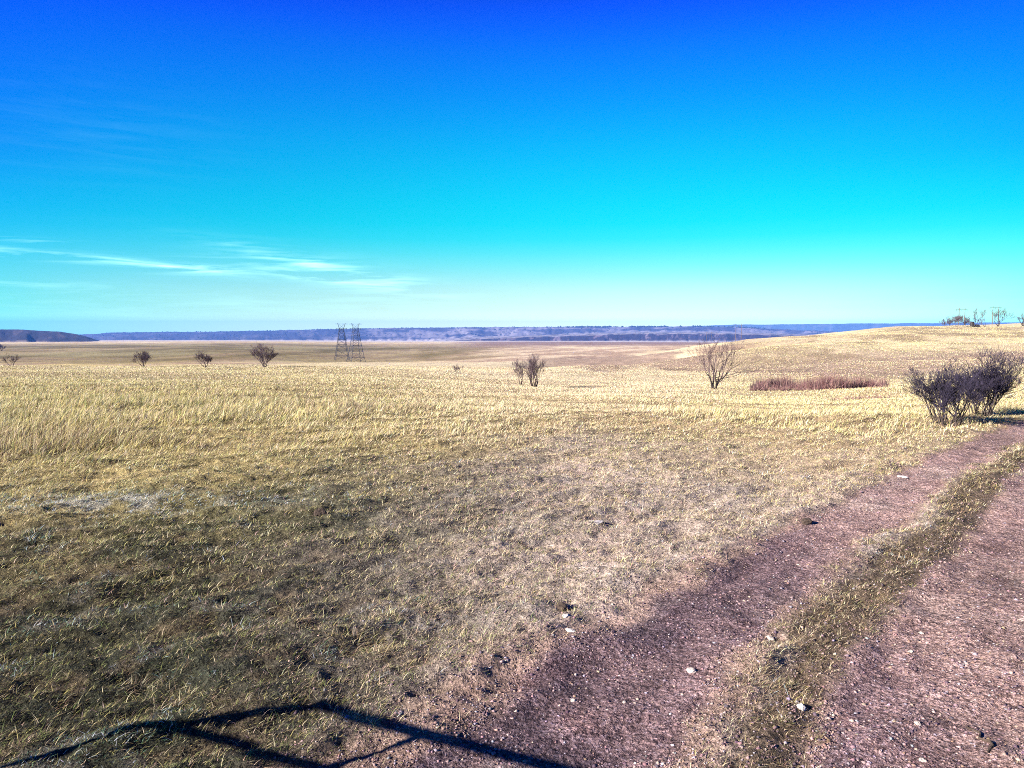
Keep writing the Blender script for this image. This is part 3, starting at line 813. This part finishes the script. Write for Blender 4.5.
# ------------------------------------------------------------------ power line structures
def lattice_tower(x, y, h, rz, label):
    z = tz(x, y); root = empty('lattice_tower', (x, y, z), rz)
    tag(root, label, 'pylon', 'steel lattice towers of the power line')
    bw, tw, yt = h * .19, h * .055, h * .86
    t = .165
    def hw(zz): return bw + (tw - bw) * min(1, zz / yt) ** .85
    for sx, sy in ((-1, -1), (1, -1), (1, 1), (-1, 1)):
        m = MB(); m.tube([(sx * hw(q), sy * hw(q), q) for q in np.linspace(0, yt, 7)], t, 4); m.build('leg', M_STEEL, root)
    m = MB(); lv = [h * a for a in (.12, .28, .43, .56, .68, .78, .86)]
    prev = 0
    for q in lv:
        a, b = hw(prev), hw(q)
        for s in range(4):
            ca = [(-1, -1), (1, -1), (1, 1), (-1, 1)]; p, n_ = ca[s], ca[(s + 1) % 4]
            m.tube([(p[0] * b, p[1] * b, q), (n_[0] * b, n_[1] * b, q)], t * .6, 3)
            if prev > 0 or True:
                m.tube([(p[0] * a, p[1] * a, prev), (n_[0] * b, n_[1] * b, q)], t * .5, 3)
                m.tube([(n_[0] * a, n_[1] * a, prev), (p[0] * b, p[1] * b, q)], t * .5, 3)
        prev = q
    m.build('bracing', M_STEEL, root)
    for s in (-1, 1):
        m = MB()
        m.tube([(s * tw, -tw, yt), (s * tw * 1.9, 0, h)], t * .8, 4); m.tube([(s * tw, tw, yt), (s * tw * 1.9, 0, h)], t * .8, 4); m.tube([(-s * tw, 0, yt), (s * tw * 1.9, 0, h)], t * .6, 4)
        m.build('peak', M_STEEL, root)
    m = MB(); m.tube([(-h * .17, 0, h * .98), (h * .17, 0, h * .98)], t * .9, 4); m.tube([(-h * .15, 0, h * .86), (h * .15, 0, h * .86)], t * .9, 4)
    m.build('crossarm', M_STEEL, root)
    for s in (-1, 0, 1):
        m = MB(); m.tube([(s * h * .14, 0, h * .86), (s * h * .14, 0, h * .80)], .12, 5); m.build('insulator', M_STEEL, root)
    return root
x, y = at(342, 585); lattice_tower(x, y, 30.0, .35, 'steel lattice transmission tower, left one of the pair beyond the field')
x, y = at(356, 560); lattice_tower(x, y, 30.0, .55, 'steel lattice transmission tower, right one of the pair beyond the field')

def h_frame(px, Y, h, gap, label, z=None):
    x, y = at(px, Y); z = tz(x, y) if z is None else z
    root = empty('pole_frame', (x, y, z - .3), .15); tag(root, label, 'power pole', 'wooden two pole frames of the power line')
    for s in (-1, 1):
        m = MB(); m.tube([(s * gap / 2, 0, 0), (s * gap / 2, 0, h)], [.22, .17], 7); m.build('pole', M_WOODP, root)
    m = MB(); m.box((0, .35, h * .93), (gap * 2.0, .2, .22)); m.build('crossarm', M_WOODP, root)
    for s in (-1, 0, 1):
        m = MB(); m.tube([(s * gap * .93, .35, h * .91), (s * gap * .93, .35, h * .83)], .1, 5); m.build('insulator', M_STEEL, root)
h_frame(738, 720, 22, 6.0, 'taller two pole power frame above the lone tree, right of the thin far one')
h_frame(708.5, 1150, 22, 8.0, 'faint far two pole power frame directly above the lone tree')
h_frame(960, 520, 14.0, 4.6, 'two pole power frame behind the violet hilltop scrub left of the shed')
h_frame(993.5, 480, 13.0, 4.4, 'two pole power frame on the right hilltop, right of the shed')

# ------------------------------------------------------------------ shed, trough and path on the hilltop
x, y = at(970.6, 296); z = tz(x, y)
root = empty('shed', (x, y, z), .2); tag(root, 'narrow dark board shed on the right hilltop beside leafless trees', 'shed')
m = MB(); m.box((0, 0, .95), (.95, 1.1, 2.0)); m.build('wall', M_DARKW, root)
m = MB(); m.box((0, 0, 2.02), (1.2, 1.35, .12)); m.build('roof', M_DARKW, root)
m = MB(); m.box((0, -.57, .85), (.6, .04, 1.6)); m.build('door', M_CLOD, root)
x, y = at(975.6, 296); z = tz(x, y)
root = empty('woodpile', (x, y, z)); tag(root, 'low dark pile of stacked logs just right of the dark shed', 'woodpile')
k = 0
for row, cnt in enumerate((5, 4, 3)):
    for i in range(cnt):
        m = MB(); xx = (i - (cnt - 1) / 2) * .36; m.tube([(xx, -.7, .17 + row * .31), (xx, .7, .17 + row * .31)], .175, 8); m.build('log', M_DARKW, root)

def path():
    px = np.linspace(978, 1080, 60); Vs = []
    X0 = (px - 512) / TP * 436; n = len(px)
    s = np.linspace(-6, 6, 6)
    Yc = 436 + 3 * np.sin(px / 18)
    X = np.repeat(X0, 6); Y = (Yc[:, None] + s[None]).ravel(); Z = terrain(X, Y) + .12
    i, j = np.meshgrid(np.arange(n - 1), np.arange(5), indexing='ij'); a = (i * 6 + j).ravel()
    F = np.stack([a, a + 6, a + 7, a + 1], 1)
    tag(link('path', np_mesh('path', np.stack([X, Y, Z], 1), F, smooth=True), M_PATH), kind='structure')
path()

# ------------------------------------------------------------------ hills and bluffs
SPECK = []
def ridge(name, Y0, Y1, tops, base_row, colf, seed, npx, nd_=34, face=.35, gully=1.0, rise=0.0, specks=0, jag=.0):
    pxs = np.linspace(tops[0][0], tops[-1][0], npx)
    top = np.interp(pxs, [t[0] for t in tops], [t[1] for t in tops])
    t = np.linspace(0, 1, nd_)
    PX, T = np.meshgrid(pxs, t)
    Yd = Y0 + (Y1 - Y0) * T
    Xw = (PX - 512) / TP * Yd
    Yf = Y0 + (Y1 - Y0) * face
    Xf = (PX - 512) / TP * Yf
    g = np.abs(fbm(Xf / (Y0 * .035) + 3, T * 1.2, seed, 4) - .5) * 2          # ridged spurs
    g2 = fbm(Xf / (Y0 * .007), T * 6, seed + 9, 4, .6)
    tt = np.clip(T / face + (g - .28) * .55 * gully * (T > 0) * (1 - sstep(face, face * 1.8, T)), 0, 1)
    zt = z_of(top, Yf) if False else EYE - Yf * np.tan(PITCH + np.arctan((np.tile(top, (nd_, 1)) - 384) / TP))
    zb = EYE - Y0 * tan(PITCH + atan((base_row - 384) / TP)) - 4
    shape = tt ** .8
    Z = zb + (zt - zb) * shape
    Z = Z + (fbm(Xf / (Y0 * .02), T * 4, seed + 3, 4) - .5) * Y0 * .0016 * shape * (1 + jag)
    Z = Z + np.maximum(T - face, 0) / (1 - face) * rise * (Y1 - Y0)
    # soft ends
    X = Xw.ravel(); Y = Yd.ravel(); Z = Z.ravel()
    col = colf(PX.ravel(), T.ravel(), g.ravel(), g2.ravel(), tt.ravel())
    i, j = np.meshgrid(np.arange(nd_ - 1), np.arange(npx - 1), indexing='ij'); a = (i * npx + j).ravel()
    F = np.stack([a, a + 1, a + 1 + npx, a + npx], 1)
    tag(link(name, np_mesh(name, np.stack([X, Y, Z], 1), F, np.clip(col, 0, 1), smooth=False), M_HILL), kind='structure')
    if specks:
        q = rng.choice(len(X), specks, p=None)
        dens = fbm(PX.ravel()[q] / 14, T.ravel()[q] * 6, seed + 5, 3)
        q = q[dens > .46]
        tq = T.ravel()[q]
        q = q[(tq > .02)]
        j_ = rng.uniform(-1, 1, (len(q), 2)) * Y0 * .004
        SPECK.append(np.column_stack([X[q] + j_[:, 0], Y[q] + 0 * j_[:, 1], Z[q]]))

def base_c(n, c): return np.tile(np.array(c, float), (n, 1))
def colA(PX, T, g, g2, tt):
    c = base_c(len(T), (.014, .012, .02)); c = mixc(c, C(.07, .05, .05), sstep(.5, .75, g2) * .7); c = mixc(c, C(.35, .28, .22), sstep(.12, .0, tt) * .8); return c
def colB(PX, T, g, g2, tt):
    c = base_c(len(T), (.03, .022, .035)); c = mixc(c, C(.17, .13, .16), sstep(.60, .70, g2) * .7)
    c = mixc(c, C(.33, .32, .35), sstep(.22, .05, tt) * .85); c = mixc(c, C(.27, .245, .27), sstep(.9, 1.0, tt)); c = mixc(c, C(.04, .04, .05), sstep(.56, .62, fbm(PX / 7, T * 30, 405, 3)) * sstep(.9, 1, tt)); return c
def colC(PX, T, g, g2, tt):
    left = 1 - sstep(280, 470, PX)
    g3 = fbm(PX / 22, T * 9, 401, 4)
    c = base_c(len(T), (.21, .19, .21)); c = mixc(c, C(.03, .03, .045), sstep(.44, .58, g3) * .85)
    c = mixc(c, C(.03, .03, .045), left * .8 * sstep(.3, .5, g2 + .15)); c = mixc(c, C(.40, .36, .38), sstep(.14, .02, tt) * .8); return c
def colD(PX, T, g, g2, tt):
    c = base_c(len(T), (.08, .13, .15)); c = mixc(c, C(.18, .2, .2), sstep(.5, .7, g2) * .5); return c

ridge('hill', 2900, 3700, [(-700, 322), (-300, 326), (-80, 328), (0, 329.3), (25, 329.6), (45, 331.2), (62, 332.0), (75, 334), (86, 336.5), (99, 341.5), (110, 344)], 342.5, colA, 201, 420, 30, .5, .8)
ridge('bluff', 4600, 6000, [(430, 344), (450, 341), (480, 338.8), (520, 337.6), (540, 336.6), (590, 335), (640, 333.6), (700, 333.4), (760, 334.4), (820, 336), (860, 339), (900, 342)], 342.0, colB, 211, 900, 40, .22, .9, .004)
ridge('bluff', 6600, 9800, [(30, 344), (60, 336), (100, 334.2), (112, 333.2), (150, 332.6), (210, 332.0), (256, 331), (300, 330.2), (345, 329), (400, 328), (450, 327.4), (560, 327), (640, 326.6), (700, 326.4), (735, 327), (770, 329), (800, 330.5), (850, 332.5), (900, 336), (960, 342)], 341.5, colC, 221, 900, 44, .6, .55, .0, 3600, .6)
ridge('plateau', 11500, 14200, [(560, 335), (640, 329), (690, 326), (735, 324.6), (800, 324.3), (850, 323.6), (930, 323), (1024, 322.4), (1200, 321.5), (1700, 320)], 342, colD, 231, 420, 20, .4, .3)
# dark rim growth along the plateau top and scattered junipers
def specks():
    P = np.concatenate(SPECK)
    px = rng.uniform(545, 765, 420); d = fbm(px / 5, px * 0, 301, 3); px = px[d > .42]
    Yr = 6600 + 3200 * .5
    top = np.interp(px, [545, 560, 640, 700, 735, 770], [327.1, 327, 326.6, 326.4, 327, 329])
    Q = np.column_stack([(px - 512) / TP * Yr, np.full(len(px), Yr), EYE - Yr * np.tan(PITCH + np.arctan((top - 384) / TP)) - 1])
    P = np.concatenate([P, Q]); n = len(P)
    s = np.concatenate([rng.uniform(3, 9, n - len(Q)), rng.uniform(7, 15, len(Q))])
    base = np.array([(1.6, 0, 0), (0, 1, 0), (-1.6, 0, 0), (0, -1, 0), (0, 0, 1), (0, 0, -.5)], float)
    V = (base[None] * s[:, None, None]) * rng.uniform(.6, 1.3, (n, 6, 1)) + P[:, None, :]
    f = np.array([(0, 1, 4), (1, 2, 4), (2, 3, 4), (3, 0, 4), (1, 0, 5), (2, 1, 5), (3, 2, 5), (0, 3, 5)])
    F = (np.arange(n)[:, None, None] * 6 + f[None]).reshape(-1, 3)
    tag(link('distant_scrub', np_mesh('distant_scrub', V.reshape(-1, 3), F), M_SCRUB), kind='stuff')
specks()

# ------------------------------------------------------------------ rail fence beside the photographer (casts the shadow at the bottom)
def fence():
    k = math.tan(SUN_EL); H = 1.66; L = H / k
    apex = np.array([-1.36, 4.67]); far = np.array([.22, 3.95])
    rdir = (far - apex) / np.linalg.norm(far - apex)
    base = apex - SH * L
    root = empty('rail_fence', (base[0], base[1], 0)); tag(root, 'weathered wooden rail fence beside the photographer', 'fence')
    def P(s, z): q = base + rdir * s; return (q[0] - base[0], q[1] - base[1], z)
    jn = np.array([-.52, 4.24]); s1 = float((jn - apex) @ rdir)
    # lower rail: shadow passes (-1.99, 4.28)
    low = np.array([-1.99, 4.28]); dl = float((apex - low) @ SH); zl = H - dl * k
    for s, r, h in ((0, .040, H + .03), (s1, .028, H), (4.6, .040, H + .03)):
        m = MB(); m.tube([P(s, -.3), P(s, h)], r, 8); m.build('post', M_FENCE, root)
    for z, r, s0 in ((H, .037, 0), (zl, .029, 0)):
        m = MB(); m.tube([P(s0, z), P(2.3, z - .004), P(4.6, z)], [r, r * .97, r], 8); m.build('rail', M_FENCE, root)
fence()

# ------------------------------------------------------------------ haze
def haze():
    bm = bmesh.new(); bmesh.ops.create_cube(bm, size=1)
    me = bpy.data.meshes.new('haze'); 
    zlo, zhi = -190, 190
    for v in bm.verts: v.co = Vector((v.co.x * 31000, v.co.y * 31000, zlo if v.co.z < 0 else zhi))
    bm.to_mesh(me); bm.free()
    m = bpy.data.materials.new('haze_air'); m.use_nodes = True; nt = m.node_tree
    nt.nodes.remove(nt.nodes['Principled BSDF'])
    pv = nd(nt, 'ShaderNodeVolumePrincipled'); pv.inputs['Color'].default_value = (.10, .30, 1, 1); pv.inputs['Density'].default_value = HAZE_D
    pv.inputs['Anisotropy'].default_value = 0
    nt.links.new(pv.outputs[0], nt.nodes['Material Output'].inputs['Volume'])
    o = link('haze', me, m); tag(o, kind='stuff')
HAZE_D = 6e-5
haze()

# ------------------------------------------------------------------ sun, sky, camera
to_sun = Vector((-SH[0] * cos(SUN_EL), -SH[1] * cos(SUN_EL), sin(SUN_EL)))
sl = bpy.data.lights.new('sun', 'SUN'); sl.energy = 4.6; sl.angle = radians(.5); sl.color = (1, .90, .77)
so = bpy.data.objects.new('sun', sl); COL.objects.link(so); so.rotation_euler = to_sun.to_track_quat('Z', 'Y').to_euler(); so.location = (-40, -20, 40)

w = bpy.data.worlds.new('World'); S.world = w; w.use_nodes = True
nt = w.node_tree; L = nt.links.new; bg = nt.nodes['Background']
sky = nd(nt, 'ShaderNodeTexSky', sky_type='NISHITA'); sky.sun_disc = False; sky.sun_elevation = SUN_EL
sky.sun_rotation = math.atan2(to_sun.x, to_sun.y); sky.air_density = 1; sky.dust_density = .3; sky.ozone_density = 2
tc = nd(nt, 'ShaderNodeTexCoord'); sp = nd(nt, 'ShaderNodeSeparateXYZ'); L(tc.outputs['Generated'], sp.inputs[0])
asn = nd(nt, 'ShaderNodeMath', operation='ARCSINE'); L(sp.outputs[2], asn.inputs[0])
el = nd(nt, 'ShaderNodeMapRange'); el.inputs['From Min'].default_value = 0; el.inputs['From Max'].default_value = radians(50); L(asn.outputs[0], el.inputs['Value'])
cr = nd(nt, 'ShaderNodeValToRGB'); L(el.outputs[0], cr.inputs[0])
SKYRAMP = [(0, (1, 1, 1)), (1, (1, 1, 1))]
SKYRAMP = [(0, (1.9, 2.4, 1.6)), (.8, (1.5, 1.9, 1.4)), (1.6, (1.05, 1.40, 1.2)), (3.2, (.75, 1.14, 1.1)), (5.0, (.36, 1.12, 1.07)), (7.0, (.06, 1.13, 1.09)), (9.6, (0, 1.15, 1.15)), (13.3, (0, 1.03, 1.3)),
           (16.8, (0, .80, 1.47)), (20.2, (.005, .56, 1.65)), (23.3, (.012, .30, 1.8)), (26, (.015, .18, 1.2)), (32, (.02, .08, .35)), (50, (.03, .06, .2))]
_k = np.array([p for p, c in SKYRAMP], float); _c = np.array([c for p, c in SKYRAMP], float) * .87
def _cat(x):
    i = int(np.clip(np.searchsorted(_k, x) - 1, 0, len(_k) - 2)); t = (x - _k[i]) / (_k[i + 1] - _k[i])
    m = lambda j: (_c[min(j + 1, len(_k) - 1)] - _c[max(j - 1, 0)]) / (_k[min(j + 1, len(_k) - 1)] - _k[max(j - 1, 0)])
    h = _k[i + 1] - _k[i]
    return np.maximum((2 * t ** 3 - 3 * t * t + 1) * _c[i] + (t ** 3 - 2 * t * t + t) * h * m(i) + (3 * t * t - 2 * t ** 3) * _c[i + 1] + (t ** 3 - t * t) * h * m(i + 1), 0)
SKYRAMP = [(float(x), tuple(_cat(x))) for x in (0, .4, .8, 1.2, 1.6, 2.2, 2.8, 3.4, 4.2, 5, 6, 7, 8.2, 9.6, 11, 12.4, 14, 15.6, 17.2, 18.8, 20.4, 22, 23.4, 24.8, 26, 28, 30, 32, 38, 50)]
e = cr.color_ramp.elements
e[0].position = SKYRAMP[0][0] / 50; e[0].color = (*SKYRAMP[0][1], 1); e[1].position = 1; e[1].color = (*SKYRAMP[-1][1], 1)
for p, c in SKYRAMP[1:-1]:
    q = e.new(p / 50); q.color = (*c, 1)
mul = nd(nt, 'ShaderNodeVectorMath', operation='MULTIPLY'); L(sky.outputs[0], mul.inputs[0]); L(cr.outputs[0], mul.inputs[1])
# the sky deepens away from the middle of the view's quarter
azn = nd(nt, 'ShaderNodeMath', operation='ARCTAN2'); L(sp.outputs[0], azn.inputs[0]); L(sp.outputs[1], azn.inputs[1])
dv = nd(nt, 'ShaderNodeMath', operation='DIVIDE'); L(azn.outputs[0], dv.inputs[0]); dv.inputs[1].default_value = radians(35)
sh_ = nd(nt, 'ShaderNodeMath', operation='SUBTRACT'); L(dv.outputs[0], sh_.inputs[0]); sh_.inputs[1].default_value = .05
sq = nd(nt, 'ShaderNodeMath', operation='MULTIPLY'); L(sh_.outputs[0], sq.inputs[0]); L(sh_.outputs[0], sq.inputs[1]); 
sqc = nd(nt, 'ShaderNodeMath', operation='MINIMUM'); L(sq.outputs[0], sqc.inputs[0]); sqc.inputs[1].default_value = 1.6
gk = nd(nt, 'ShaderNodeVectorMath', operation='SCALE'); L(sqc.outputs[0], gk.inputs['Scale'])
ge = nd(nt, 'ShaderNodeMapRange'); ge.inputs['From Min'].default_value = radians(3); ge.inputs['From Max'].default_value = radians(12); ge.inputs['To Min'].default_value = -.10; ge.inputs['To Max'].default_value = -.42; L(asn.outputs[0], ge.inputs['Value'])
gc = nd(nt, 'ShaderNodeCombineXYZ'); gc.inputs[0].default_value = -.62; L(ge.outputs[0], gc.inputs[1]); L(gc.outputs[0], gk.inputs[0])
gk2 = nd(nt, 'ShaderNodeVectorMath', operation='ADD'); L(gk.outputs[0], gk2.inputs[0]); gk2.inputs[1].default_value = (1, 1, 1)
gk3 = nd(nt, 'ShaderNodeVectorMath', operation='MAXIMUM'); L(gk2.outputs[0], gk3.inputs[0]); gk3.inputs[1].default_value = (.12, .4, .9)
mul0 = mul; mul = nd(nt, 'ShaderNodeVectorMath', operation='MULTIPLY'); L(mul0.outputs[0], mul.inputs[0]); L(gk3.outputs[0], mul.inputs[1])
# thin cirrus low over the left horizon
az = nd(nt, 'ShaderNodeMath', operation='ARCTAN2'); L(sp.outputs[0], az.inputs[0]); L(sp.outputs[1], az.inputs[1])
comb = nd(nt, 'ShaderNodeCombineXYZ'); L(az.outputs[0], comb.inputs[0]); L(asn.outputs[0], comb.inputs[1])
mp = nd(nt, 'ShaderNodeMapping'); mp.inputs['Rotation'].default_value = (0, 0, radians(8)); mp.inputs['Scale'].default_value = (7, 95, 1); mp.inputs['Location'].default_value = (1.3, .4, 0)
L(comb.outputs[0], mp.inputs[0])
cn = nd(nt, 'ShaderNodeTexNoise'); cn.inputs['Scale'].default_value = 1; cn.inputs['Detail'].default_value = 6; cn.inputs['Roughness'].default_value = .62; cn.inputs['Distortion'].default_value = .5
L(mp.outputs[0], cn.inputs['Vector'])
def m_(op, a, b=None, clamp=False):
    n = nd(nt, 'ShaderNodeMath', operation=op); n.use_clamp = clamp
    for i, v in enumerate((a, b)):
        if v is None: continue
        if isinstance(v, (int, float)): n.inputs[i].default_value = v
        else: L(v, n.inputs[i])
    return n.outputs[0]
def band(x, c, wd):      # soft bump
    d = m_('DIVIDE', m_('SUBTRACT', x, c), wd); return m_('EXPONENT', m_('MULTIPLY', m_('MULTIPLY', d, d), -1))
A_, E_ = az.outputs[0], asn.outputs[0]
# wisps: (azimuth, elevation, half widths, slope)
tot = None
for a0, e0, wa, we, slope, st in ((-29, 4.75, 9, .28, -.045, 1.4), (-33, 5.8, 6, .2, -.05, .6), (-24, 4.3, 4, .32, -.05, 1.0), (-14, 4.75, 6, .4, -.19, 1.25), (-12.5, 3.7, 6, .38, -.14, 1.2), (-13, 4.2, 8, 1.1, -.17, .5), (-20, 1.6, 26, 1.3, 0, .3), (-36, 3.1, 6, .3, -.02, .5), (30, 1.4, 15, .9, 0, .3), (-30, 13, 8, 3.0, 0, .035)):
    ec = m_('ADD', m_('MULTIPLY', m_('SUBTRACT', A_, radians(a0)), slope), radians(e0))
    b1 = band(A_, radians(a0), radians(wa)); b2 = m_('EXPONENT', m_('MULTIPLY', m_('POWER', m_('DIVIDE', m_('ABSOLUTE', m_('SUBTRACT', E_, ec)), radians(we)), 2.0), -1))
    t_ = m_('MULTIPLY', m_('MULTIPLY', b1, b2), st); tot = t_ if tot is None else m_('ADD', tot, t_)
nr = nd(nt, 'ShaderNodeMapRange'); nr.inputs['From Min'].default_value = .44; nr.inputs['From Max'].default_value = .72; L(cn.outputs['Fac'], nr.inputs['Value'])
cf = m_('MULTIPLY', m_('MULTIPLY', tot, nr.outputs[0]), .68, True)
cm = nd(nt, 'ShaderNodeMix', data_type='RGBA'); L(cf, cm.inputs[0]); L(mul.outputs[0], cm.inputs[6]); cm.inputs[7].default_value = (5.5, 10.5, 10.5, 1)
L(cm.outputs[2], bg.inputs['Color']); bg.inputs['Strength'].default_value = .05

cam = bpy.data.cameras.new('camera'); co = bpy.data.objects.new('camera', cam); COL.objects.link(co)
co.location = (0, 0, EYE); co.rotation_euler = (pi / 2 - PITCH, 0, 0)
cam.sensor_width = 36; cam.lens = 36 * 720 / 1024; cam.clip_start = .05; cam.clip_end = 60000
S.camera = co
S.view_settings.view_transform = 'Standard'; S.view_settings.look = 'None'; S.view_settings.exposure = 1.9; S.view_settings.gamma = 1
S.view_settings.use_curve_mapping = False
S.cycles.filter_width = 1.0; S.cycles.use_denoising = False; S.cycles.volume_bounces = 0; S.cycles.max_bounces = 6
